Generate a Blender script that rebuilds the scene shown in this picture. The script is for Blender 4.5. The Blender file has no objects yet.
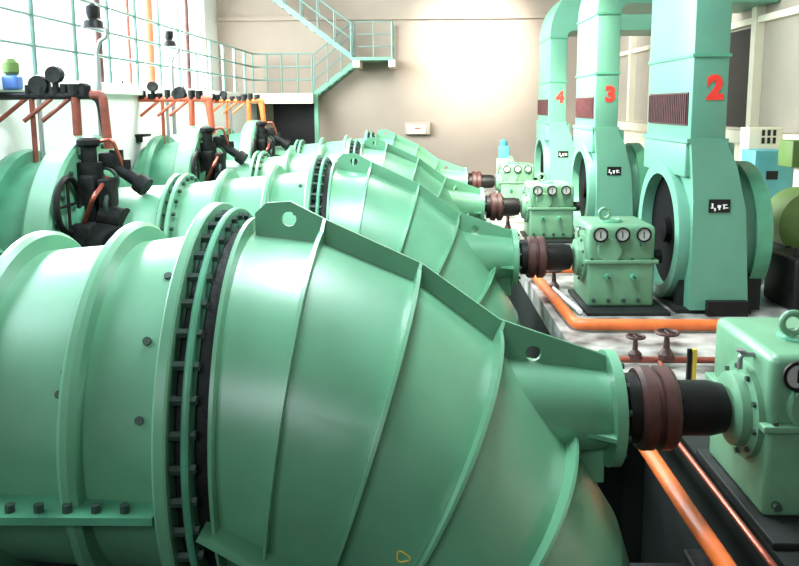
import bpy, bmesh, math, random
from mathutils import Vector, Matrix
random.seed(7)
S = bpy.context.scene
COL = S.collection
PI = math.pi

# ------------------------------------------------------------ camera, world, light, exposure
FPX = 800.0
cam = bpy.data.cameras.new('camera'); camo = bpy.data.objects.new('camera', cam); COL.objects.link(camo)
cam.sensor_width = 36.0; cam.lens = 36.0 * FPX / 799.0
camo.location = (0, 0, 2.75)
PITCH = math.radians(8.5); ROLL = math.radians(-0.4)
cam.shift_y = -(177 - FPX*math.tan(PITCH)) / 799.0
camo.rotation_euler = (Matrix.Rotation(math.atan(18.5/FPX), 3, 'Z') @ Matrix.Rotation(PI/2-PITCH, 3, 'X') @ Matrix.Rotation(ROLL, 3, 'Z')).to_euler()
S.camera = camo
S.view_settings.view_transform = 'Standard'; S.view_settings.look = 'None'
S.view_settings.gamma = 1.0; S.view_settings.use_curve_mapping = False
S.view_settings.exposure = 0.35

w = bpy.data.worlds.new('daylight'); S.world = w; w.use_nodes = True
w.node_tree.nodes['Background'].inputs[0].default_value = (0.93, 0.97, 1.0, 1)
w.node_tree.nodes['Background'].inputs[1].default_value = 2.2

def area(name, loc, target, sx, sy, power, color):
    l = bpy.data.lights.new(name, 'AREA'); l.shape = 'RECTANGLE'; l.size = sx; l.size_y = sy
    l.energy = power; l.color = color
    o = bpy.data.objects.new(name, l); COL.objects.link(o); o.location = loc
    o.rotation_euler = (Vector(target) - Vector(loc)).to_track_quat('-Z', 'Y').to_euler()
    return o
# daylight entering the long window band on the left (outside the panes)
area('window_daylight', (-7.6, 18.0, 5.6), (2, 18.0, 2.2), 12.0, 4.0, 5600, (0.84, 0.96, 1.0))
area('window_daylight_near', (-7.6, 7.0, 5.6), (0, 7.0, 1.6), 8.0, 3.6, 1050, (0.72, 0.9, 1.0))
# roof light strips above the pumps
area('roof_light_far', (-1.0, 18.5, 7.85), (-0.6, 18.5, 0), 2.5, 13.0, 1900, (0.96, 0.98, 0.95))
area('roof_light_near', (-0.2, 7.2, 7.85), (-0.5, 6.4, 0), 2.0, 4.5, 1150, (0.82, 0.95, 1.0))
def spot(name, loc, target, power, color, ang=70, blend=1.0, r=0.3):
    l = bpy.data.lights.new(name, 'SPOT'); l.energy = power; l.color = color
    l.spot_size = math.radians(ang); l.spot_blend = blend; l.shadow_soft_size = r
    o = bpy.data.objects.new(name, l); COL.objects.link(o); o.location = loc
    o.rotation_euler = (Vector(target) - Vector(loc)).to_track_quat('-Z', 'Y').to_euler()
area('front_fill', (-1.0, -2.7, 4.6), (0, 5, 0.4), 4.0, 2.0, 250, (0.85, 0.95, 1.0))  # fill light added behind the camera; no opening there
spot('wall_floodlight', (1.9, 23.0, 7.4), (1.9, 28.6, 4.7), 6500, (1.0, 0.97, 0.90), 52)
spot('far_gearbox_fill', (1.2, 14.0, 7.5), (2.8, 19.6, 0.8), 14000, (1.0, 0.95, 0.80), 56)  # added fill spot brightening the far gearboxes, no known lamp there

# ------------------------------------------------------------ materials
def mat(name, col, rough=0.5, metal=0.0, spec=0.5, noise=0.0, nscale=4.0, bump=0.0, col2=None, coat=0.0):
    m = bpy.data.materials.new(name); m.use_nodes = True
    nt = m.node_tree; b = nt.nodes['Principled BSDF']
    b.inputs['Base Color'].default_value = (*col, 1); b.inputs['Roughness'].default_value = rough
    b.inputs['Metallic'].default_value = metal; b.inputs['Specular IOR Level'].default_value = spec
    b.inputs['Coat Weight'].default_value = coat; b.inputs['Coat Roughness'].default_value = 0.34
    tc = nt.nodes.new('ShaderNodeTexCoord')
    n = nt.nodes.new('ShaderNodeTexNoise'); n.inputs['Scale'].default_value = nscale; n.inputs['Detail'].default_value = 5
    nt.links.new(tc.outputs['Object'], n.inputs['Vector'])
    r = nt.nodes.new('ShaderNodeValToRGB')
    c2 = col2 if col2 else tuple(max(0, c*(1-noise)) for c in col)
    r.color_ramp.elements[0].position = 0.35; r.color_ramp.elements[1].position = 0.62
    r.color_ramp.elements[0].color = (*c2, 1); r.color_ramp.elements[1].color = (*col, 1)
    nt.links.new(n.outputs['Fac'], r.inputs[0]); nt.links.new(r.outputs[0], b.inputs['Base Color'])
    if bump:
        n2 = nt.nodes.new('ShaderNodeTexNoise'); n2.inputs['Scale'].default_value = nscale*3
        nt.links.new(tc.outputs['Object'], n2.inputs['Vector'])
        bp = nt.nodes.new('ShaderNodeBump'); bp.inputs['Strength'].default_value = bump; bp.inputs['Distance'].default_value = 0.02
        nt.links.new(n2.outputs['Fac'], bp.inputs['Height']); nt.links.new(bp.outputs[0], b.inputs['Normal'])
    return m
M = {}
M['green'] = mat('sea_green_paint', (0.125, 0.335, 0.195), 0.36, noise=0.16, nscale=1.6, bump=0.05, coat=0.5)
M['green_dk'] = mat('green_paint_rim', (0.085, 0.31, 0.185), 0.4, noise=0.25, nscale=3)
M['mint'] = mat('mint_sheet_paint', (0.11, 0.29, 0.20), 0.42, noise=0.1, nscale=1.2)
M['gbox'] = mat('gearbox_paint', (0.13, 0.285, 0.165), 0.38, noise=0.2, nscale=3, bump=0.05)
M['void'] = mat('unlit_black', (0.003, 0.003, 0.003), 0.9, spec=0.1)  # near-black colour stands in for the unlit inside of the motor drum
M['black'] = mat('black_iron', (0.009, 0.008, 0.008), 0.45, spec=0.3, noise=0.4, nscale=8)
M['dark'] = mat('dark_machinery', (0.012, 0.013, 0.012), 0.6, spec=0.25, noise=0.6, nscale=9, col2=(0.004, 0.004, 0.004), bump=0.3)
M['bolt'] = mat('dark_green_bolts', (0.03, 0.06, 0.045), 0.5, noise=0.4, nscale=20)
M['brown'] = mat('rusty_brown_steel', (0.075, 0.025, 0.02), 0.5, noise=0.5, nscale=6)
M['orange'] = mat('orange_pipe_paint', (0.78, 0.16, 0.035), 0.4, noise=0.25, nscale=5)
M['copper'] = mat('copper_red_pipe', (0.45, 0.11, 0.07), 0.28, metal=0.6, noise=0.2, nscale=5)
M['rust'] = mat('red_brown_pipe', (0.27, 0.06, 0.035), 0.5, noise=0.4, nscale=6)
M['redrack'] = mat('red_orange_pipe', (0.62, 0.11, 0.05), 0.45, noise=0.2, nscale=6)
M['grille'] = mat('maroon_grille', (0.07, 0.012, 0.014), 0.6, noise=0.5, nscale=8)
M['red'] = mat('red_numeral_paint', (0.75, 0.035, 0.02), 0.5, noise=0.1)
M['white'] = mat('white_marks', (0.8, 0.8, 0.78), 0.5, noise=0.05)
M['dial'] = mat('dial_face', (0.38, 0.40, 0.37), 0.35, noise=0.05)
M['teal'] = mat('teal_rail_paint', (0.15, 0.25, 0.215), 0.45, noise=0.15)
M['stair'] = mat('green_stair_steel', (0.13, 0.33, 0.21), 0.5, noise=0.15)
M['blue'] = mat('teal_blue_cabinet', (0.10, 0.38, 0.42), 0.45, noise=0.1)
M['olive'] = mat('olive_green_enamel', (0.13, 0.22, 0.05), 0.5, noise=0.15)
M['cream'] = mat('cream_paint', (0.80, 0.72, 0.56), 0.6, noise=0.06, nscale=2)
M['steel'] = mat('bare_steel', (0.45, 0.45, 0.45), 0.35, metal=0.8, noise=0.2)
M['yellow'] = mat('yellow_paint', (0.7, 0.5, 0.06), 0.5)
M['wallw'] = mat('white_plaster', (0.86, 0.85, 0.83), 0.8, noise=0.05, nscale=0.8)
M['wallb'] = mat('buff_plaster', (0.33, 0.265, 0.21), 0.85, noise=0.1, nscale=0.6)
M['wallr'] = mat('tan_infill', (0.40, 0.34, 0.27), 0.85, noise=0.1, nscale=0.7)
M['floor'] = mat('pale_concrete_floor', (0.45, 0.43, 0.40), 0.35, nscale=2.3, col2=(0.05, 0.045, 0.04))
M['pit'] = mat('near_black_concrete', (0.015, 0.018, 0.016), 0.6, spec=0.25, noise=0.5, nscale=2)  # also used as painted shade at the gearbox feet
M['ceil'] = mat('ceiling_plaster', (0.22, 0.21, 0.2), 0.9, noise=0.05)
M['bluebody'] = mat('blue_enamel', (0.08, 0.18, 0.5), 0.4)
g = bpy.data.materials.new('window_glass'); g.use_nodes = True; nt = g.node_tree; nt.nodes.clear()
o_ = nt.nodes.new('ShaderNodeOutputMaterial'); mx = nt.nodes.new('ShaderNodeMixShader'); tr = nt.nodes.new('ShaderNodeBsdfTransparent')
gl = nt.nodes.new('ShaderNodeBsdfGlossy'); gl.inputs['Roughness'].default_value = 0.05; mx.inputs[0].default_value = 0.06
nt.links.new(tr.outputs[0], mx.inputs[1]); nt.links.new(gl.outputs[0], mx.inputs[2]); nt.links.new(mx.outputs[0], o_.inputs[0])
M['glass'] = g

# ------------------------------------------------------------ helpers
class MB:
    def __init__(s): s.bm = bmesh.new()
    def box(s, x0, x1, y0, y1, z0, z1, bev=0.0, mtx=None):
        r = bmesh.ops.create_cube(s.bm, size=1.0); vs = r['verts']
        T = Matrix.Translation(((x0+x1)/2, (y0+y1)/2, (z0+z1)/2)) @ Matrix.Diagonal((abs(x1-x0), abs(y1-y0), abs(z1-z0), 1))
        bmesh.ops.transform(s.bm, matrix=T, verts=vs)
        if bev:
            es = list({e for v in vs for e in v.link_edges})
            r2 = bmesh.ops.bevel(s.bm, geom=es, offset=bev, segments=3, affect='EDGES', profile=0.5)
            vs = list({v for f in r2['faces'] for v in f.verts} | {v for v in vs if v.is_valid})
        if mtx: bmesh.ops.transform(s.bm, matrix=mtx, verts=[v for v in vs if v.is_valid])
        return s
    def rings(s, rings, closed=False, cap=True):
        vr = [[s.bm.verts.new(p) for p in r] for r in rings]
        n = len(vr[0]); L = len(vr)
        for i in range(L if closed else L-1):
            a, b = vr[i], vr[(i+1) % L]
            for k in range(n):
                s.bm.faces.new((a[k], a[(k+1) % n], b[(k+1) % n], b[k]))
        if cap and not closed:
            s.bm.faces.new(list(reversed(vr[0]))); s.bm.faces.new(vr[-1])
        return s
    def lathe(s, prof, c=(0, 0, 0), axis='X', seg=48, closed=False, cap=True):
        R = []
        for a, r in prof:
            ring = []
            for k in range(seg):
                t = 2*PI*k/seg; u, v = r*math.cos(t), r*math.sin(t)
                if axis == 'X': p = (c[0]+a, c[1]+u, c[2]+v)
                elif axis == 'Y': p = (c[0]+u, c[1]+a, c[2]+v)
                else: p = (c[0]+u, c[1]+v, c[2]+a)
                ring.append(p)
            R.append(ring)
        return s.rings(R, closed, cap)
    def cyl(s, p0, p1, r, seg=16, r1=None):
        return s.tube([p0, p1], r, seg, r1)
    def tube(s, pts, r, seg=12, r1=None):
        pts = [Vector(p) for p in pts]; R = []
        prev = None
        for i, p in enumerate(pts):
            if i == 0: d = pts[1]-p
            elif i == len(pts)-1: d = p-pts[i-1]
            else: d = (pts[i+1]-p).normalized() + (p-pts[i-1]).normalized()
            d.normalize()
            if prev is None:
                a = d.orthogonal().normalized()
            else:
                a = (prev - d*prev.dot(d)).normalized()
            prev = a; b = d.cross(a)
            rr = r if (r1 is None or i == 0) else r1
            R.append([p + a*rr*math.cos(2*PI*k/seg) + b*rr*math.sin(2*PI*k/seg) for k in range(seg)])
        return s.rings(R)
    def bend(s, pts, r, rad=0.12, seg=12):
        P = [Vector(p) for p in pts]; out = [P[0]]
        for i in range(1, len(P)-1):
            a = (P[i-1]-P[i]); b = (P[i+1]-P[i]); q = min(rad, a.length*.45, b.length*.45)
            a = P[i]+a.normalized()*q; b = P[i]+b.normalized()*q
            for t in (0, .25, .5, .75, 1):
                out.append(a*(1-t)**2 + P[i]*2*t*(1-t) + b*t*t)
        out.append(P[-1]); return s.tube(out, r, seg)
    def torus(s, c, R, r, axis='Y', seg=32, ms=10):
        rr = []
        for k in range(seg):
            t = 2*PI*k/seg; ring = []
            for j in range(ms):
                f = 2*PI*j/ms; d = R + r*math.cos(f); h = r*math.sin(f)
                u, v = d*math.cos(t), d*math.sin(t)
                if axis == 'X': p = (c[0]+h, c[1]+u, c[2]+v)
                elif axis == 'Y': p = (c[0]+u, c[1]+h, c[2]+v)
                else: p = (c[0]+u, c[1]+v, c[2]+h)
                ring.append(p)
            rr.append(ring)
        return s.rings(rr, closed=True)
    def sphere(s, c, r, sc=(1, 1, 1)):
        q = bmesh.ops.create_icosphere(s.bm, subdivisions=3, radius=r)
        bmesh.ops.transform(s.bm, matrix=Matrix.Translation(c) @ Matrix.Diagonal((*sc, 1)), verts=q['verts']); return s
    def build(s, name, m, parent=None, smooth=None):
        bmesh.ops.recalc_face_normals(s.bm, faces=s.bm.faces[:])
        me = bpy.data.meshes.new(name); s.bm.to_mesh(me); s.bm.free()
        me.materials.append(M[m] if isinstance(m, str) else m)
        if smooth is None: smooth = 30
        me.shade_smooth(); me.set_sharp_from_angle(angle=math.radians(smooth))
        o = bpy.data.objects.new(name, me); COL.objects.link(o)
        if parent: o.parent = parent
        return o
def plate(name, outer, holes, thick, m, parent, y):
    """vertical plate in the xz plane at y, outline and round holes (x,z,r)"""
    cu = bpy.data.curves.new(name, 'CURVE'); cu.dimensions = '2D'; cu.fill_mode = 'BOTH'; cu.extrude = thick/2
    def sp(pts):
        q = cu.splines.new('POLY'); q.points.add(len(pts)-1)
        for i, p in enumerate(pts): q.points[i].co = (p[0], p[1], 0, 1)
        q.use_cyclic_u = True
    sp(outer)
    for (hx, hz, r) in holes: sp([(hx+r*math.cos(-2*PI*k/28), hz+r*math.sin(-2*PI*k/28)) for k in range(28)])
    return curve_mesh(name, cu, m, parent, Matrix.Translation((0, y, 0)) @ Matrix.Rotation(PI/2, 4, 'X'))
def curve_mesh(name, cu, m, parent, mtx):
    t = bpy.data.objects.new('tmp', cu); COL.objects.link(t)
    bpy.context.view_layer.update()
    me = bpy.data.meshes.new_from_object(t.evaluated_get(bpy.context.evaluated_depsgraph_get()))
    bpy.data.objects.remove(t); me.transform(mtx); me.name = name
    me.materials.clear(); me.materials.append(M[m])
    o = bpy.data.objects.new(name, me); COL.objects.link(o)
    if parent: o.parent = parent
    return o
def text(name, body, size, depth, m, parent, mtx, offset=0.0):
    cu = bpy.data.curves.new(name, 'FONT'); cu.body = body; cu.size = size; cu.extrude = depth; cu.offset = offset
    cu.align_x = 'CENTER'; cu.align_y = 'CENTER'
    return curve_mesh(name, cu, m, parent, mtx)
def tag(o, label=None, cat=None, group=None, kind=None):
    if label: o['label'] = label
    if cat: o['category'] = cat
    if group: o['group'] = group
    if kind: o['kind'] = kind
    return o
def thing(name, label, cat, loc=(0, 0, 0), group=None):
    o = bpy.data.objects.new(name, None); COL.objects.link(o); o.location = loc; o.empty_display_size = 0.2
    return tag(o, label, cat, group)
def kids(o): return [c for c in bpy.data.objects if c.parent == o]
def copy_tree(o, loc=None, label=None, parent=None):
    c = o.copy(); COL.objects.link(c); c.parent = parent
    if loc is not None: c.location = loc
    if label: c['label'] = label
    for ch in kids(o): copy_tree(ch, None, None, c)
    return c
def struct(o): o['kind'] = 'structure'; return o

D = [5.35, 10.95, 16.55, 22.15]         # shaft axis of each of the four sets
ZA = 0.665                               # height of the shaft axis
PZ = -2.6                               # bottom of the pump pit
BW = 28.6                               # back wall

# ------------------------------------------------------------ setting
f = MB()
f.box(1.75, 7.0, 7.4, BW, -0.25, 0.0) 
struct(f.build('floor', 'floor'))
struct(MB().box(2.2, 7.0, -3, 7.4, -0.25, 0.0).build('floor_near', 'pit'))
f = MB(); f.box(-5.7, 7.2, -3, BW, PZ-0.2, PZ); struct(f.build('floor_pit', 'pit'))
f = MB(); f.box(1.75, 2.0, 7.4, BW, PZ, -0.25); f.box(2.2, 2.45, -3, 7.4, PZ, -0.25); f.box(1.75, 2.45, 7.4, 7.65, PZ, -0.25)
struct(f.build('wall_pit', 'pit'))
f = MB(); f.box(-7.4, 7.2, BW, BW+0.3, PZ, 8.0); struct(f.build('wall_back', 'wallb'))
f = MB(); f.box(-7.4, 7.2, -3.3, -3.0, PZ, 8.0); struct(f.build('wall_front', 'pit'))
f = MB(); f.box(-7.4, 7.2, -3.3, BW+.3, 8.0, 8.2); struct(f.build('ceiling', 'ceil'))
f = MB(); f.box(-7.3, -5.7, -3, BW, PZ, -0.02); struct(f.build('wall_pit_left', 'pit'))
f = MB(); f.box(-7.3, -5.7, -3, BW, -0.02, 3.0); struct(f.build('wall_left', 'wallw'))
f = MB(); f.box(-7.0, -5.58, -3, BW, 3.0, 3.2, 0.01); struct(f.build('trim_1', 'wallw'))      # ledge slab of the walkway
# window band: sill, head, mullions, panes
f = MB(); f.box(-7.3, -7.0, -3, BW, 3.0, 3.32); f.box(-7.3, -7.0, -3, BW, 7.55, 8.0)
f.box(-7.3, -7.0, -3, 1.5, 3.3, 7.6); f.box(-7.3, -7.0, 26.9, BW, 3.3, 7.6); struct(f.build('wall_left_upper', 'wallw'))
n = 1
for y0 in [1.5 + 2.54*i for i in range(10)]:
    fr = MB(); fr.box(-7.25, -7.05, y0, y0+0.07, 3.32, 7.55); fr.box(-7.25, -7.05, y0+2.47, y0+2.54, 3.32, 7.55)
    fr.box(-7.25, -7.05, y0, y0+2.54, 3.32, 3.4); fr.box(-7.25, -7.05, y0, y0+2.54, 7.47, 7.55)
    fo = struct(fr.build('window_%d' % n, 'wallw')); n += 1
    MB().box(-7.16, -7.14, y0+.07, y0+2.47, 3.4, 7.47).build('window_pane', 'glass', fo)
# back wall cornice and walkway slab with black panel as the unlit doorway below
f = MB(); f.box(-7.0, 7.0, BW-0.14, BW, 5.72, 5.86); struct(f.build('trim_2', 'wallb'))
f = MB(); f.box(-5.7, -3.55, 27.35, BW, 2.86, 3.2); struct(f.build('trim_3', 'cream'))
f = MB(); f.box(-5.1, -3.6, BW-0.06, BW-0.01, 0.0, 2.85); struct(f.build('door_1', 'black'))
# right wall: infill, posts, beam, sill
f = MB(); f.box(7.0, 7.2, -3, BW, PZ, 8.0); struct(f.build('wall_right', 'wallr'))
k = 3
for yy in (26.4, 24.0, 21.6, 19.2, 16.8, 14.3, 11.8):
    k += 1; struct(MB().box(6.82, 7.0, yy-.11, yy+.11, 0, 8).build('trim_%d' % (k+1), 'cream'))
struct(MB().box(6.86, 7.0, -3, BW, 4.36, 4.49).build('trim_4', 'cream'))
struct(MB().box(6.6, 7.0, 2, BW, 1.95, 2.2).build('trim_13', 'cream'))
struct(MB().box(6.86, 7.0, 2, BW, 0.0, 1.95).build('trim_14', 'cream'))
for i, (y0, y1) in enumerate(((17.05, 18.95), (19.45, 21.4))):
    fo = struct(MB().box(6.93, 6.99, y0, y1, 2.25, 4.3).build('window_%d' % (n), 'black')); n += 1

# ------------------------------------------------------------ pumps
CX, CZ = -1.13, -1.75                   # centre of the elbow's bend
def ringpts(th, Ro, Ri, wy, y0=0.0, seg=96, grow=0.0):
    t = math.radians(th); ro = Ro+grow; ri = Ri-grow
    rc = (ro+ri)/2; r = (ro-ri)/2; out = []
    for k in range(seg):
        a = 2*PI*k/seg; rad = rc + r*math.cos(a)
        out.append((CX + rad*math.sin(t), y0 + (wy+grow)*math.sin(a), CZ + rad*math.cos(t)))
    return out
EL = [(0, 3.65, 1.25, 1.20), (7.6, 3.62, 1.25, 1.22), (18.5, 3.50, 1.25, 1.23), (29.5, 3.34, 1.25, 1.23), (43, 3.12, 1.25, 1.22),
      (57, 3.0, 1.25, 1.2), (72, 2.88, 1.25, 1.15), (90, 2.8, 1.25, 1.1)]
def make_pump():
    T = thing('axial_flow_pump', 'nearest and largest sea green pump elbow with thick bolted flange in the foreground', 'pump', (0, D[0], 0),
              'ribbed green pumps lying side by side')
    b = MB(); R = [ringpts(*e) for e in EL]
    last = R[-1]; R.append([(p[0], p[1], PZ) for p in last]); b.rings(R)
    el = b.build('elbow', 'green', T, 7)
    for i, e in enumerate(EL[:5]):
        h = 0.10 if i else 0.10
        d = 0.22
        b = MB(); inn = lambda th: ringpts(th, e[1], e[2], e[3], grow=-0.02)
        ou = lambda th: ringpts(th, e[1], e[2], e[3], grow=h)
        b.rings([inn(e[0]-d), ou(e[0]-d), ou(e[0]+d), inn(e[0]+d)], closed=True)
        b.build('rib', 'green', el, 25)
    # crest plate, in straight runs between the ribs, with two lifting holes
    def P(th, rad): t = math.radians(th); return (CX + rad*math.sin(t), CZ + rad*math.cos(t))
    top = [(-1.10, 2.04), (-1.02, 2.11), (-0.86, 2.12), (-0.63, 2.00), (0.03, 1.69), (0.56, 1.30), (1.30, 1.04)]
    bot = [(1.30, 0.80), (0.85, 0.72), P(43, 2.9), P(29.5, 3.2), P(18.5, 3.4), P(7.6, 3.55), P(0.5, 3.55)]
    plate('crest_plate', top+bot, [(-0.87, 2.0, 0.05), (0.79, 1.06, 0.055)], 0.035, 'green', el, 0)
    for (th, gx, gz, ro) in ((7.6, -.63, 2.0, 3.66), (18.5, .03, 1.69, 3.54), (29.5, .56, 1.30, 3.38)):
        t = math.radians(th); n_ = (math.sin(t), math.cos(t)); d_ = (math.cos(t)*.011, -math.sin(t)*.011)
        tp = math.hypot(gx-CX, gz-CZ) + .004; b = MB()
        b.rings([[(CX+n_[0]*q+sg*d_[0], yy, CZ+n_[1]*q+sg*d_[1]) for (q, yy) in ((tp, -.016), (ro-.1, -.016), (ro-.13, -.30), (ro-.02, -.28), (ro+.01, -.16))] for sg in (-1, 1)])
        b.build('gusset', 'green', el)
    # chalked yellow loop on the near side of the elbow
    pts = []
    for k in range(15):
        a = 2*PI*k/14; q = 1+.18*math.sin(3*a+.6)
        th = math.radians(27.2 + .95*q*math.cos(a)); aa = math.radians(-92 + 1.6*q*math.sin(a))
        f_ = (27.2-18.5)/11; ro = 3.50+(3.34-3.50)*f_; rc, r = (ro+1.25)/2, (ro-1.25)/2; rad = rc + r*math.cos(aa)
        pts.append((CX+rad*math.sin(th), 1.232*math.sin(aa), CZ+rad*math.cos(th)))
    mk = MB().tube(pts, .005, 6).build('chalk_mark', 'yellow', el)
    # thrust cone with end flange
    b = MB(); b.lathe([(0.35, 0.40), (1.30, 0.27)], (0, 0, ZA), seg=64, cap=True)
    b.box(0.7, 1.3, -0.018, 0.018, 0.12, 0.45)
    b.rings([[(1.0, -.2, ZA-.1), (1.3, -.2, ZA-.1), (1.3, -.39, ZA-.1)], [(1.0, -.2, ZA-.07), (1.3, -.2, ZA-.07), (1.3, -.39, ZA-.07)]])
    cn = b.build('shaft_cone', 'green', T)
    b = MB(); b.lathe([(1.29, 0.0), (1.29, 0.40), (1.36, 0.40), (1.36, 0.0)], (0, 0, ZA), seg=64, cap=False)
    fl = b.build('end_flange', 'green', T)
    for k in range(12):
        a = 2*PI*(k+.5)/12; y, z = .34*math.cos(a), ZA+.34*math.sin(a)
        MB().cyl((1.36, y, z), (1.395, y, z), 0.022, 6).build('bolt', 'bolt', fl)
    # joint flanges
    def flange(x0, x1, r, name='joint_flange', m='green', z=0.72):
        b = MB(); b.lathe([(x0, 0.9), (x0, r-.01), (x0+.012, r), (x1-.012, r), (x1, r-.01), (x1, 0.9)], (0, 0, z), seg=96, closed=True)
        return b.build(name, m, T)
    fA = flange(-1.42, -1.345, 1.385); fB = flange(-1.275, -1.235, 1.35, m='green_dk')
    flange(-1.345, -1.275, 1.23, 'joint_gasket', 'dark'); flange(-1.235, -1.13, 1.215, 'joint_ring', 'dark')
    NB = 44
    for k in range(NB):
        a = 2*PI*(k+.5)/NB; y, z = 1.305*math.cos(a), .72+1.305*math.sin(a)
        MB().cyl((-1.35, y, z), (-1.27, y, z), 0.029, 6).build('bolt', 'bolt', fA)
    for k in range(NB):
        a = 2*PI*(k+.5)/NB; y, z = 1.29*math.cos(a), .72+1.29*math.sin(a)
        MB().cyl((-1.24, y, z), (-1.205, y, z), 0.028, 6).build('bolt', 'bolt', fB)
    # inlet pipe
    b = MB(); b.lathe([(-4.29, 0.93), (-3.25, 0.98), (-2.60, 1.05), (-1.93, 1.11), (-1.44, 1.17)], (0, 0, .72), seg=96)
    ip = b.build('inlet_pipe', 'green', T, 12)
    for x, r in ((-1.95, 1.25), (-2.62, 1.19)):
        b = MB(); b.lathe([(x-.05, r-.25), (x-.05, r-.03), (x-.02, r), (x+.02, r), (x+.05, r-.03), (x+.05, r-.25)], (0, 0, .72), seg=96, closed=True)
        b.build('ring_rib', 'green', ip)
    f1 = flange(-3.34, -3.28, 1.13); f2 = flange(-3.22, -3.16, 1.13)
    for k in range(32):
        a = 2*PI*(k+.5)/32; y, z = 1.06*math.cos(a), .72+1.06*math.sin(a)
        MB().cyl((-3.36, y, z), (-3.12, y, z), 0.028, 6).build('bolt', 'bolt', f2)
    # small fittings on the near side of the inlet pipe
    for (x, a) in ((-2.02, 158), (-2.0, 152), (-1.56, 165), (-1.56, 143), (-1.53, 120)):
        t = math.radians(a); r = 1.13; y, z = r*math.cos(t), .72+r*math.sin(t)
        MB().cyl((x, y*.98, z-.01), (x, y*1.04, .72+r*1.04*math.sin(t)), 0.026, 8).build('plug', 'bolt', ip)
    # horizontal split flange on the near side and sloping one under the elbow
    b = MB(); b.box(-4.3, -1.45, -1.32, -0.8, 0.50, 0.545)
    sf = b.build('split_flange', 'green_dk', T)
    for k in range(16):
        x = -1.62 - k*.16
        MB().cyl((x, -1.255, 0.545), (x, -1.255, 0.59), 0.028, 6).build('bolt', 'bolt', sf)
    b = MB(); b.box(-1.2, 0.1, -1.34, -1.0, 0.50, 0.54, mtx=Matrix.Translation((-1.2, 0, .44)) @ Matrix.Rotation(math.radians(31), 4, 'Y') @ Matrix.Translation((1.2, 0, -.52)))
    b.build('split_flange', 'green', T)
    # saddles holding the pump in the pit
    for x in (-2.3, -3.7):
        b = MB(); b.box(x-.12, x+.12, -0.9, 0.9, PZ, -0.1); b.build('saddle', 'pit', T)
    return T
pump = make_pump()
for i, lab in ((1, 'second ribbed green pump elbow, right behind the foreground pump'),
               (2, 'third ribbed green pump from the front, mostly hidden by the second'),
               (3, 'farthest of the ribbed green pumps, nearest the buff back wall')):
    copy_tree(pump, (0, D[i], 0), lab)

# shaft couplings between pump and gearbox
def make_coupling():
    T = thing('shaft_coupling', 'dark rusty coupling drum and shaft entering the nearest gearbox', 'coupling', (0, D[0], ZA), 'couplings between pumps and gearboxes')
    MB().cyl((1.365, 0, 0), (2.125, 0, 0), 0.12, 32).build('shaft', 'black', T)
    MB().lathe([(1.42, .1), (1.42, .24), (1.50, .24), (1.50, .1)], seg=40, closed=True).build('hub', 'black', T)
    d = MB().lathe([(1.50, .1), (1.50, .27), (1.53, .29), (1.60, .29), (1.61, .25), (1.64, .25), (1.65, .29), (1.72, .29), (1.75, .27), (1.75, .1)], seg=48, closed=True).build('coupling_drum', 'brown', T)
    for k in range(10):
        a = 2*PI*k/10
        MB().cyl((1.745, .21*math.cos(a), .21*math.sin(a)), (1.775, .21*math.cos(a), .21*math.sin(a)), .022, 6).build('bolt', 'black', d)
    MB().lathe([(1.75, .1), (1.75, .19), (2.0, .19), (2.1, .17), (2.1, .1)], seg=40, closed=True).build('sleeve', 'black', T)
    return T
cp = make_coupling()
for i, lab in ((1, 'dark coupling drum and shaft left of the gearbox in front of duct 2'),
               (2, 'dark coupling left of the pale gearbox in front of duct 3'),
               (3, 'dark red coupling left of the farthest gearbox, before duct 4')):
    copy_tree(cp, (0, D[i], ZA), lab)

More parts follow.
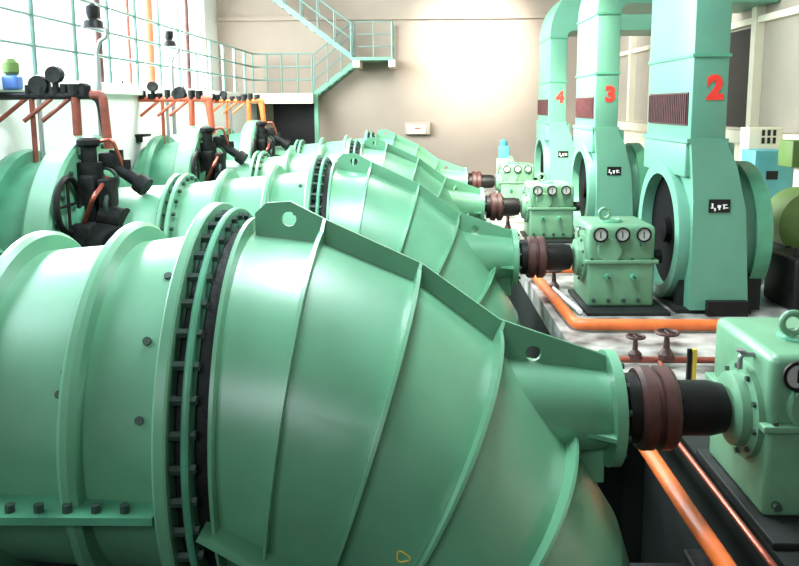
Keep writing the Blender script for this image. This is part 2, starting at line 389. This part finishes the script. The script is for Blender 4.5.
# gearboxes
def make_gearbox():
    T = thing('gearbox', 'nearest green gearbox, cut off by the right edge of the picture', 'gearbox', (2.24, D[0], 0), 'green gearboxes in a row')
    w_, y0, y1, zt, zs = 0.93, -0.40, 0.66, 1.155, 0.67
    MB().box(0.02, w_-.02, y0+.03, y1-.03, zs-.01, zt, 0.06).build('upper_casing', 'gbox', T)
    MB().box(0.02, w_-.02, y0+.03, y1-.03, 0.05, zs+.01, 0.04).build('lower_casing', 'gbox', T)
    sp = MB().box(-0.02, w_+.02, y0-.01, y1+.01, zs-.025, zs+.025, 0.01).build('split_flange', 'gbox', T)
    for x in (0.06, .33, .6, .87):
        MB().cyl((x, y0+.015, zs+.02), (x, y0+.015, zs+.05), 0.018, 6).build('bolt', 'bolt', sp)
    MB().box(-0.04, w_+.12, y0-.28, y1+.05, 0.0, 0.05, 0.01).build('foot_shade_slab', 'pit', T)  # dark slab put in as the shade around the gearbox foot
    for x in (.16, .45, .73):
        gx = x
        gg = MB().lathe([(0, 0.0), (0, .075), (.03, .075), (.03, 0.0)], (gx, y0-.0, 1.05), 'Y', 32, cap=False)
        go = MB().lathe([(.03, .07), (-.035, .10), (-.055, .10), (-.055, .078), (-.03, .078)], (gx, y0, 1.045), 'Y', 40, cap=False).build('gauge', 'black', T)
        gg.bm.free()
        MB().lathe([(.0, .0), (-.038, .0001), (-.038, .079), (.0, .079)], (gx, y0, 1.045), 'Y', 40, cap=False).build('dial', 'dial', go)
        MB().box(gx-.006, gx+.006, y0-.045, y0-.039, 1.0, 1.085).build('pointer', 'black', go)
        MB().box(gx-.006, gx+.006, y0-.004, y0+.03, 0.86, 0.95).build('gauge_pipe', 'green_dk', T)
    for x in (.28, .62):
        v = MB().cyl((x, y0+.03, .47), (x, y0-.05, .47), 0.045, 8).build('drain_plug', 'green_dk', T)
        MB().cyl((x, y0-.05, .47), (x, y0-.08, .47), 0.02, 6).build('plug_pin', 'bolt', v)
    for x in (.1, .3, .5, .7):
        MB().cyl((x, y0+.03, .14), (x, y0-.02, .14), 0.03, 6).build('bolt', 'bolt', T)
    # left bearing cover with shaft hole, small valve
    bc = MB().lathe([(.03, .0), (.03, .33), (-.02, .33), (-.03, .26), (-.09, .25), (-.11, .2), (-.11, .0)], (0, 0, ZA), 'X', 48, cap=False).build('bearing_cover', 'gbox', T)
    for k in range(10):
        a = 2*PI*(k+.3)/10
        MB().cyl((-.02, .295*math.cos(a), ZA+.295*math.sin(a)), (-.045, .295*math.cos(a), ZA+.295*math.sin(a)), .02, 6).build('bolt', 'bolt', bc)
    v = MB().bend([(.03, -.1, 1.08), (-.07, -.1, 1.08), (-.07, -.1, .98)], .018, .03).build('side_valve', 'steel', T)
    MB().lathe([(0, 0), (0, .035), (.015, .035), (.015, 0)], (-.07, -.1, 1.1), 'Z', 12, cap=False).build('handwheel', 'steel', v)
    # front round cover
    MB().lathe([(.0, 0), (.0, .17), (-.02, .17), (-.035, .15), (-.035, 0)], (.30, y0+.03, .82), 'Y', 40, cap=False).build('round_cover', 'gbox', T)
    # top: inspection plate, ring bolt
    ip = MB().lathe([(0, 0), (0, .16), (.02, .16), (.03, .145), (.03, 0)], (.40, .04, zt-.005), 'Z', 36, cap=False).build('inspection_cover', 'green_dk', T)
    MB().torus((.40, .04, zt+.026), .12, .012, 'Z').build('cover_ring', 'gbox', ip)
    MB().torus((.30, -.02, zt+.12), .07, .024, 'Y').cyl((.30, -.02, zt-.01), (.30, -.02, zt+.06), .03).build('lifting_ring', 'gbox', T)
    MB().cyl((w_-.05, 0, ZA), (w_+.16, 0, ZA), .1, 24).build('output_shaft', 'black', T)
    return T
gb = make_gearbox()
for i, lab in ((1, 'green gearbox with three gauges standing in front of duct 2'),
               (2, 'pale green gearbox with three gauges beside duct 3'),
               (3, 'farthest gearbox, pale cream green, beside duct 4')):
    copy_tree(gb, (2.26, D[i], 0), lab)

# motors (sets 2, 3, 4) and their numbered air ducts
MC = 0.45   # motor centre lies this far behind the shaft axis line of the set
def make_motor():
    T = thing('electric_motor', 'big green motor with round dark end opening under the duct marked 2', 'motor', (0, D[1]+MC, 0), 'large motors under the numbered ducts')
    c = (0, 0, .98); r = 0.97
    MB().lathe([(3.6, .85), (3.6, .90), (4.50, .90), (4.50, .85)], c, seg=72, closed=True).build('drum', 'mint', T)
    MB().lathe([(3.42, .80), (3.42, r), (3.45, r+.01), (3.63, r+.01), (3.63, .80)], c, seg=72, closed=True).build('end_ring', 'mint', T)
    MB().lathe([(4.44, .7), (4.44, r), (4.64, r), (4.66, r-.02), (4.66, .7)], c, seg=72, closed=True).build('end_ring', 'green_dk', T)
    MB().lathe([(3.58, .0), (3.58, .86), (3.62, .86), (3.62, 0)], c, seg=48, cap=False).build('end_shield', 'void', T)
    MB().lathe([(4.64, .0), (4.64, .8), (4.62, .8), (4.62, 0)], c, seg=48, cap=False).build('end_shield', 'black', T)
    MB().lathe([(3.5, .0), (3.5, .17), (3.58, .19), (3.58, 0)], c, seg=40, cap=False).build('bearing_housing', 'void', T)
    # tall front panel that flares over the drum
    b = MB()
    fr = [(3.58, .06), (3.56, 1.5), (3.50, 2.25), (3.96, 2.25), (4.10, 1.95), (4.24, 1.4), (4.34, .06)]
    b.rings([[(x, -1.05, z) for x, z in fr], [(x, -0.55, z) for x, z in fr]])
    fp = b.build('front_panel', 'mint', T, 20)
    MB().box(3.78, 4.3, -1.16, -1.05, .0, .2).build('terminal_box', 'black', fp)
    b = MB(); b.box(3.42, 4.4, -1.0, 1.0, 0.0, .06); b.box(3.5, 4.6, -.8, -.6, 0, .5); b.box(3.5, 4.6, .6, .8, 0, .5)
    b.build('base_frame', 'pit', T)
    MB().box(3.46, 4.1, -.95, .95, 1.80, 2.25, .03).build('hood', 'mint', T)
    MB().box(3.76, 4.03, -1.065, -1.045, 1.36, 1.53).build('name_plate', 'black', fp)
    b = MB()
    for (x, z, a, c_) in ((3.79, 1.42, .03, .012), (3.80, 1.455, .012, .05), (3.835, 1.40, .012, .04), (3.875, 1.44, .035, .035), (3.89, 1.41, .012, .03),
                         (3.94, 1.46, .05, .012), (3.95, 1.43, .012, .05), (3.975, 1.42, .03, .012)):
        b.box(x-.008, x+a, -1.072, -1.062, z-c_/2, z+c_/2)
    b.build('plate_marks', 'white', fp)
    return T
mo = make_motor()
for i, lab in ((2, 'green motor under the duct marked 3, half hidden by its gearbox'), (3, 'small pale motor under the duct marked 4, farthest of the row')):
    copy_tree(mo, (0, D[i]+MC, 0), lab)

DZ = [0, 0, 0, 0]
def make_duct(i, num, lab):
    T = thing('air_duct', lab, 'duct', (0, D[i]+MC, 0), 'numbered sheet metal air ducts')
    x0, x1, y0, y1 = 3.50, 3.95, -1.0, 0.95
    MB().box(x0, x1, y0, y1, 2.25, 4.52, .012).build('shaft_casing', 'mint', T)
    # bend to the right
    N = 14; R = []
    for k in range(N+1):
        t = PI/2*k/N
        ox, oz = x0 + .80*(1-math.cos(t)), 4.52 + 1.2*math.sin(t)
        ix, iz = x1 + .18*(1-math.cos(t)), 4.52 + .16*math.sin(t)
        R.append([(ox, y0, oz), (ix, y0, iz), (ix, y1, iz), (ox, y1, oz)])
    R.append([(6.95, y0, 5.72), (6.95, y0, 4.68), (6.95, y1, 4.68), (6.95, y1, 5.72)])
    MB().rings(R).build('bend', 'mint', T, 20)
    for z in (3.36, 4.50):
        MB().box(x0-.02, x1+.02, y0-.02, y1+.02, z-.02, z+.02).build('seam_flange', 'green_dk', T)
    fr = MB().box(x0-.015, x0+.01, y0+.12, y1-.12, 2.47, 2.9).build('vent_grille', 'grille', T)
    b = MB()
    for k in range(22):
        y = y0+.16 + k*(y1-y0-.32)/21
        b.box(x0-.035, x0-.012, y-.014, y+.014, 2.49, 2.88)
    b.build('slats', 'grille', fr)
    MB().box(x0-.05, x1+.03, y0-.03, y1+.03, 2.25, 2.31).build('seam_flange', 'mint', T)
    text('numeral', num, 0.40, 0.004, 'red', T, Matrix.Translation((3.785, y0-.006, 2.94)) @ Matrix.Rotation(PI/2, 4, 'X'), 0.022)
    return T
make_duct(1, '2', 'tall green sheet metal air duct marked with red 2')
make_duct(2, '3', 'tall pale green sheet metal air duct marked with red 3')
make_duct(3, '4', 'tall sheet metal air duct marked with red 4, curved at the top')

# ------------------------------------------------------------ butterfly valves with dark gear on sets 2-4
def make_valve():
    T = thing('butterfly_valve', 'largest green valve disc with black gear at left, in the second pump line', 'valve', (0, D[1], .75), 'big valve discs in the inlet pipes')
    MB().lathe([(-5.7, 1.22), (-5.05, 1.30), (-4.78, 1.32)], seg=72).build('wall_pipe', 'green_dk', T)
    MB().lathe([(-5.5, 1.2), (-5.5, 1.42), (-5.38, 1.45), (-5.3, 1.42), (-5.3, 1.2)], seg=72, closed=True).build('pipe_ring', 'green_dk', T)
    bd = MB().lathe([(-4.78, .9), (-4.78, 1.60), (-4.74, 1.64), (-4.46, 1.64), (-4.42, 1.60), (-4.42, .9)], seg=72, closed=True).build('valve_body', 'green', T)
    MB().lathe([(-4.42, .8), (-4.42, 1.1), (-4.3, 1.1), (-4.3, .8)], seg=64, closed=True).build('outlet_flange', 'green_dk', T)
    gc = MB().box(-4.40, -4.10, -1.1, -.6, -.3, .55, .06).box(-4.38, -4.16, -.8, -.35, .5, 1.15, .05).build('gear_casing', 'dark', T)
    MB().cyl((-4.15, -.8, .25), (-3.82, -1.0, .2), .30, 28).cyl((-3.84, -1.0, .2), (-3.78, -1.03, .19), .22, 28).build('worm_cover', 'dark', gc)
    for k in range(8):
        a = 2*PI*k/8; c_ = Vector((-3.80, -1.02, .195))
        MB().cyl(c_+Vector((-.03, .25*math.cos(a), .25*math.sin(a))), c_+Vector((.02, .25*math.cos(a)-.02, .25*math.sin(a))), .025, 6).build('bolt', 'steel', gc)
    MB().cyl((-4.4, -1.0, -.3), (-4.05, -1.25, -.35), .22, 20).build('motor_housing', 'dark', T)
    hw = MB().torus((-4.36, -1.12, .80), .34, .04, 'X').build('handwheel', 'black', T)
    MB().cyl((-4.36, -1.12, .46), (-4.36, -1.12, 1.14), .02).cyl((-4.36, -1.46, .8), (-4.36, -.78, .8), .02).build('spokes', 'black', hw)
    ac = MB().cyl((-4.30, -.55, 1.0), (-4.30, -.55, 1.3), .17, 16).cyl((-4.30, -.55, 1.0), (-4.30, -.55, 1.5), .10, 16).box(-4.12, -3.95, -.8, -.5, .6, 1.1, .03).cyl((-4.1, -.7, .6), (-3.8, -.75, .55), .17, 16).lathe([(0, .12), (.03, .15), (.09, .15), (.12, .1)], (-4.30, -.55, 1.50), 'Z', 16).build('actuator', 'dark', T)
    b = MB(); b.cyl((-4.2, -.35, 1.35), (-3.70, -.42, 1.02), .085, 14); b.cyl((-4.0, -.38, 1.22), (-4.0, -.38, 1.45), .09, 12)
    b.cyl((-3.86, -.4, 1.12), (-3.86, -.4, 1.32), .05, 12); b.cyl((-3.72, -.42, 1.03), (-3.6, -.44, .95), .13, 16); b.box(-4.22, -4.0, -.48, -.25, 1.2, 1.42, .04)
    b.build('linkage', 'dark', T)
    MB().bend([(-4.25, -.5, 1.55), (-4.0, -.5, 1.6), (-3.9, -.4, 1.2)], .025, .08).bend([(-4.3, -.9, .5), (-4.05, -1.1, .9), (-4.05, -.6, 1.1)], .03, .1).build('oil_tube', 'copper', T)
    MB().torus((-4.15, -.45, 1.05), .17, .03, 'Y').torus((-4.0, -.7, .75), .15, .03, 'X').build('small_wheel', 'bolt', T)
    for k in range(24):
        a = 2*PI*(k+.5)/24
        MB().cyl((-4.43, 1.48*math.cos(a), 1.48*math.sin(a)), (-4.38, 1.48*math.cos(a), 1.48*math.sin(a)), .035, 6).build('bolt', 'bolt', bd)
    MB().box(-5.0, -4.5, -.6, .6, PZ-.75, -1.55).build('saddle', 'pit', T)
    return T
va = make_valve()
copy_tree(va, (.1, D[2], .75), 'green valve disc with black gear in the third pump line, left of centre')
copy_tree(va, (.1, D[3], .75), 'farthest valve with black gear, in front of the stair doorway')

# ------------------------------------------------------------ pipe racks reaching out from the ledge
def make_rack(i, m, lab, extra):
    T = thing('pipe_rack', lab, 'pipes', (0, D[i], 0), 'pipe racks over the valves')
    s = -0.1
    main = MB().bend([(-5.7, s, 2.92), (-4.3, s, 2.92), (-4.22, s, 2.3)], .055, .14).build('main_pipe', 'black' if i == 1 else m, T)
    MB().bend([(-4.4, s-.02, 2.93), (-4.24, s-.02, 2.93), (-4.2, s-.02, 2.2)], .06, .12).build('drop_pipe', m, T)
    for x, r in ((-5.22, .035), (-4.62, .06)):
        MB().cyl((x, s, 2.9), (x, s, 2.1 if x > -5 else 1.9), r).build('post', m, T)
    MB().cyl((-5.12, s, 2.9), (-5.12, s, 1.95), .03).build('post', 'steel', T)
    for x in (-5.3, -4.95, -4.7):
        MB().cyl((x, s, 2.88), (x-.35, s-.1, 2.58), .03, 8).build('brace', m if i > 1 else 'rust', T)
    b = MB(); x = -5.62 if i > 1 else -5.24
    while x < -4.3:
        h = .08 + .1*random.random(); r = .05+.05*random.random()
        b.cyl((x, s, 2.92), (x, s, 2.95+h), r, 12); x += .13+.08*random.random()
    b.build('pipe_valves', 'dark', T)
    for (x, z, r) in extra:
        MB().cyl((x, s, 2.95), (x, s, z), .04).lathe([(-.06, 0.02), (-.07, r*.9), (0, r), (.07, r*.9), (.06, .02)], (x, s, z), 'Y', 24).build('handwheel', 'dark', T)
    return T
make_rack(1, 'rust', 'black and brown pipe rack with valves at the far left', [(-5.1, 3.06, .14), (-4.88, 3.2, .12), (-4.5, 3.02, .07)])
make_rack(2, 'redrack', 'red-brown pipe rack with dark valves over the third pump line', [(-5.4, 3.18, .11), (-4.85, 3.05, .13)])
make_rack(3, 'orange', 'orange-red pipe rack next to the dark doorway', [(-5.3, 3.1, .1)])
tag(MB().box(-5.7, -5.5, 16.1, 16.5, 2.17, 2.22).box(-5.7, -5.66, 16.15, 16.45, 2.05, 2.17).build('wall_bracket', 'dark'), 'small dark bracket on the white wall between the first two pipe racks', 'bracket')
# blue-bodied actuator with green cap on the rack
a = thing('valve_actuator', 'small blue actuator with dark green cap at the left edge', 'actuator', (-5.50, D[1]-.05, 3.0))
MB().box(-.1, .12, -.1, .1, 0, .2, .04).build('body', 'bluebody', a)
MB().lathe([(.2, .07), (.24, .11), (.36, .11), (.42, .06)], seg=20, axis='Z').build('cap', 'olive', a)
# pole lamps on the racks
def pole_lamp(loc, h, lab):
    T = thing('pole_lamp', lab, 'lamp', loc, 'pole lamps above the pipe racks')
    MB().cyl((0, 0, 0), (0, 0, h-.35), .04).build('pole', 'steel', T)
    MB().tube([(0, 0, h-.36), (0.0, 0, h-.25), (.05, 0, h-.12), (.14, 0, h-.06), (.15, 0, h+.04), (.06, 0, h+.1), (-.02, 0, h+.1)], .028).build('neck', 'steel', T)
    hd = MB().lathe([(0, .02), (.0, .15), (.1, .13), (.14, .07), (.2, .09), (.3, .09), (.34, .03)], (-.03, 0, h+.06), 'Z', 24).build('lamp_head', 'black', T)
    return T
pole_lamp((-4.45, D[1]+.3, 2.2), 1.58, 'dark-headed pole lamp standing nearest, at the upper left')
pole_lamp((-5.02, D[2], 2.2), 1.72, 'dark-headed pole lamp farther back, left of the back wall')
# red riser pipes against the windows
for (px, yy, r, lab) in ((-5.8, 14.75, .055, 'brown riser pipe in front of the window, leftmost of the risers'),
                         (-5.95, 16.75, .03, 'thin red riser pipe between the brown and the thick orange riser'),
                         (-5.95, 18.0, .085, 'thick orange riser pipe in front of the window'),
                         (-5.95, 21.0, .055, 'dark red riser pipe near the end of the windows')):
    m = {.055: 'brown', .03: 'rust', .085: 'redrack'}[r]
    tag(MB().cyl((px, yy, 3.2), (px, yy, 8.0), r*1.35, 16).build('riser_pipe', m), lab, 'pipe', 'riser pipes on the walkway')

# ------------------------------------------------------------ railings and stair
RX = -5.6
R_ = thing('walkway_railing', 'long teal three-bar railing along the walkway before the windows', 'railing', (RX, 27.8, 3.2))
for z in (.46, .90, 1.34):
    MB().bend([(0, -27, z), (0, 0, z), (2.0, 0, z)], .028, .35, 8).build('rail', 'teal', R_)
for k in range(12):
    y = 10.35 + 1.45*k + (0)
    if y < 27.4: MB().cyl((0, y-27.8, 0), (0, y-27.8, 1.34), .045, 8).build('post', 'teal', R_)
    if k < 7 and k > 0: MB().cyl((0, y-27.8, 1.3), (0, y-27.8, 2.7), .045, 8).build('post_extension', 'teal', R_)
for x in (.02, .45, .95, 1.5, 2.0):
    MB().cyl((x, 0 if x > .1 else -.3, 0), (x, 0 if x > .1 else -.3, 1.34), .03, 8).build('post', 'teal', R_)

ST = thing('metal_staircase', 'green metal staircase with landing climbing the back wall', 'stairs', (-3.55, 27.8, 0))
X0 = 0.0
def stringer(p, q, y, name='stringer', t=.2):
    b = MB(); b.rings([[(p[0], y, p[1]), (q[0], y, q[1]), (q[0], y, q[1]-t), (p[0], y, p[1]-t)], [(p[0], y+.06, p[1]), (q[0], y+.06, q[1]), (q[0], y+.06, q[1]-t), (p[0], y+.06, p[1]-t)]])
    b.build(name, 'stair', ST, 20)
stringer((0, 3.25), (1.42, 4.32), 0.0); stringer((0, 3.25), (1.42, 4.32), .7)
for k in range(6):
    t = (k+.5)/6; MB().box(1.42*t-.13, 1.42*t+.13, .06, .7, 3.2+1.07*t-.02, 3.2+1.07*t+.02).build('tread', 'stair', ST)
MB().box(1.35, 2.75, -.75, .78, 4.26, 4.36).build('landing', 'stair', ST)
for x in (1.42, 2.6): MB().box(x, x+.22, -.85, .78, 4.03, 4.26, .01).build('bracket', 'cream', ST)
stringer((1.4, 4.45), (-1.45, 6.6), -.72); stringer((1.4, 4.45), (-1.45, 6.6), -.1)
for k in range(11):
    t = (k+.5)/11; MB().box(1.4-2.85*t-.13, 1.4-2.85*t+.13, -.66, -.1, 4.34+2.15*t-.02, 4.34+2.15*t+.02).build('tread', 'stair', ST)
for y in (-.72, -.1):
    for h in (.55, 1.05):
        MB().tube([(1.4, y, 4.4+h), (-1.45, y, 6.55+h)], .022, 8).build('handrail', 'teal', ST)
    for k in range(6):
        t = k/5; x = 1.35-2.75*t; z = 4.4+2.1*t
        MB().cyl((x, y, z), (x, y, z+1.05), .02, 8).build('baluster', 'teal', ST)
for h in (.45, .9, 1.3):
    MB().bend([(0, 0, 3.2+h), (1.42, 0, 4.32+h)], .02).build('handrail', 'teal', ST)
for k in range(4):
    x = .02+1.4*k/3; z = 3.2+1.07*k/3
    MB().cyl((x, 0, z), (x, 0, z+1.32), .022, 8).build('baluster', 'teal', ST)
for h in (.35, .75, 1.15):
    MB().bend([(1.6, -.72, 4.36+h), (2.72, -.72, 4.36+h), (2.72, .7, 4.36+h)], .02, .05).build('handrail', 'teal', ST)
for x, y in ((2.1, -.72), (2.72, -.72), (2.72, .65)):
    MB().cyl((x, y, 4.36), (x, y, 5.51), .035 if x > 2.5 else .02, 8).build('baluster', 'teal', ST)
MB().box(.0, .14, -.03, .1, 0.0, 3.25).build('support_post', 'stair', ST)

# ------------------------------------------------------------ back wall box and small gear
b = thing('wall_box', 'grey switch box with white door on the back wall', 'box', (0, BW, 0))
MB().box(-.45, .45, -.22, 0, 1.75, 2.18, .02).build('housing', 'wallr', b)
MB().box(-.36, .28, -.235, -.215, 1.78, 2.08, .005).build('door', 'cream', b)
MB().box(-.1, .12, -.245, -.232, 1.95, 2.0).build('mark', 'red', b)
b = thing('breather_box', 'small teal breather unit behind the farthest gearbox', 'machine', (2.75, 25.2, 0))
MB().box(-.25, .25, -.25, .25, 0, 1.1, .03).build('plinth', 'cream', b)
MB().box(-.2, .12, -.2, .2, 1.1, 1.5, .04).build('body', 'blue', b)
MB().lathe([(0, .1), (.12, .13), (.2, .05)], (-.05, 0, 1.5), 'Z', 20).build('cap', 'blue', b)

# ------------------------------------------------------------ pipes on the floor
def pipe(name, pts, r, m, lab, cat='pipe', rad=.15, fl=()):
    T = tag(MB().bend(pts, r, rad, 16).build(name, m), lab, cat); return T
pipe('orange_pipe', [(1.84, 12.6, .09), (1.93, 9.55, .09), (4.6, 9.5, .09)], .07, 'orange', 'orange pipe on the floor running in front of the second gearbox')
pipe('orange_pipe', [(1.95, 12.9, .07), (3.4, 12.9, .07)], .05, 'orange', 'short orange pipe behind the second gearbox')
pipe('orange_pipe', [(1.86, 2.6, -.03), (1.86, 7.45, -.03)], .062, 'orange', 'orange pipe at the bottom right beside the nearest gearbox')
pipe('thin_pipe', [(2.13, 2.6, .0), (2.13, 7.42, .0)], .022, 'copper', 'thin copper red pipe beside the foot of the nearest gearbox', rad=.1)
pipe('red_pipe', [(1.95, 8.25, .07), (4.2, 8.2, .07)], .035, 'rust', 'thin dark red pipe across the pale floor behind the nearest coupling')
pipe('red_pipe', [(1.95, 7.7, .05), (2.5, 7.75, .05), (2.55, 8.2, .05)], .03, 'rust', 'short bent red pipe next to the pump cone')
pipe('white_pipe', [(2.0, 11.6, .06), (2.13, 10.3, .06)], .035, 'white', 'short white pipe beside the second gearbox foot')
def hand_valve(loc, lab, s=1.0, m='brown'):
    T = thing('hand_valve', lab, 'valve', loc, 'small hand valves on the floor pipes')
    MB().lathe([(0, .05*s), (.02, .07*s), (.08, .07*s), (.12*s, .03*s), (.25*s, .02*s)], axis='Z', seg=16).build('body', m, T)
    MB().torus((0, 0, .26*s), .09*s, .016*s, 'Z', 20, 8).cyl((-.09*s, 0, .26*s), (.09*s, 0, .26*s), .01).cyl((0, -.09*s, .26*s), (0, .09*s, .26*s), .01).build('handwheel', m, T)
hand_valve((2.3, 8.25, .06), 'small dark valve on the red pipe, left one', 1.0)
hand_valve((2.62, 8.22, .06), 'small dark valve on the red pipe, right one', 1.2)
hand_valve((2.03, 11.75, .0), 'small brown valve left of the second gearbox', 1.2, 'brown')
hand_valve((1.95, 17.2, .0), 'brown valve left of the third gearbox', 1.6, 'brown')
b = thing('marker_post', 'short yellow and black post on the floor behind the nearest shaft', 'post', (2.75, 7.75, 0))
MB().box(-.02, .02, -.02, .02, 0, .34).build('upright', 'yellow', b)
MB().box(-.07, -.03, -.02, .02, 0, .34).build('stripe', 'black', b)
# dark oil pump skid under the nearest coupling
b = thing('pit_bracket', 'black steel bracket in the pit below the nearest coupling', 'bracket', (1.55, 5.35, 0))
MB().box(.06, .2, -.5, .5, PZ, -.9).box(.46, .58, -.5, .5, PZ, -.9).build('stanchion', 'dark', b)
MB().box(.05, .60, -.55, .55, -.9, -.83, .01).build('platform', 'dark', b)
MB().box(.4, .55, -.3, .2, -.83, -.5, .02).build('junction_box', 'dark', b)

# ------------------------------------------------------------ right side
b = thing('control_cabinet', 'teal blue cabinet standing to the right of duct 2', 'cabinet', (6.05, 14.2, 0))
MB().box(-.25, .42, -.3, .3, 0, 1.95, .02).build('body', 'blue', b)
MB().box(-.2, .37, -.31, -.295, .1, 1.78, .005).build('door', 'blue', b)
MB().box(-.05, .15, -.315, -.3, 1.45, 1.6).build('label_panel', 'black', b)
b = thing('relay_box', 'cream box with dark slots on the right wall ledge', 'box', (6.35, 14.9, 0))
MB().box(-.35, .25, -.2, .2, 0, 2.32, .01).build('housing', 'cream', b)
bb = MB()
for k in range(3):
    for q in range(2): bb.box(-.12+k*.1, -.07+k*.1, -.215, -.2, 2.03+q*.14, 2.14+q*.14)
bb.build('slots', 'black', b)
b = thing('switch_cabinet', 'olive green cabinet at the right edge, on a cream stand', 'cabinet', (5.95, 12.9, 0))
MB().box(-.1, .7, -.25, .25, 1.75, 2.17, .02).build('body', 'olive', b)
MB().box(-.02, .62, -.262, -.245, 1.8, 2.12, .01).build('door', 'olive', b)
MB().box(.1, .5, -.1, .1, 0, 1.75, .01).build('stand', 'cream', b)
b = thing('pressure_drum', 'dark green round drum end at the right edge', 'tank', (5.75, 11.9, 1.0))
MB().lathe([(-.35, .3), (-.28, .5), (.3, .5), (.38, .3)], axis='Y', seg=48).build('body', 'olive', b)
MB().box(-.4, -.25, -.3, .3, -1.0, -.3).box(.25, .4, -.3, .3, -1.0, -.3).build('leg_frame', 'dark', b)
b = thing('exciter_machine', 'low black machine on the floor to the right of motor 2', 'machine', (5.35, 10.9, 0))
MB().box(-.4, .9, -.5, .45, 0, .72, .05).build('casing', 'black', b)
q = MB()
for k in range(9): q.cyl((-.3+k*.13, -.3, .7), (-.3+k*.13, -.3, .8+.06*random.random()), .04, 10)
q.build('terminals', 'black', b)
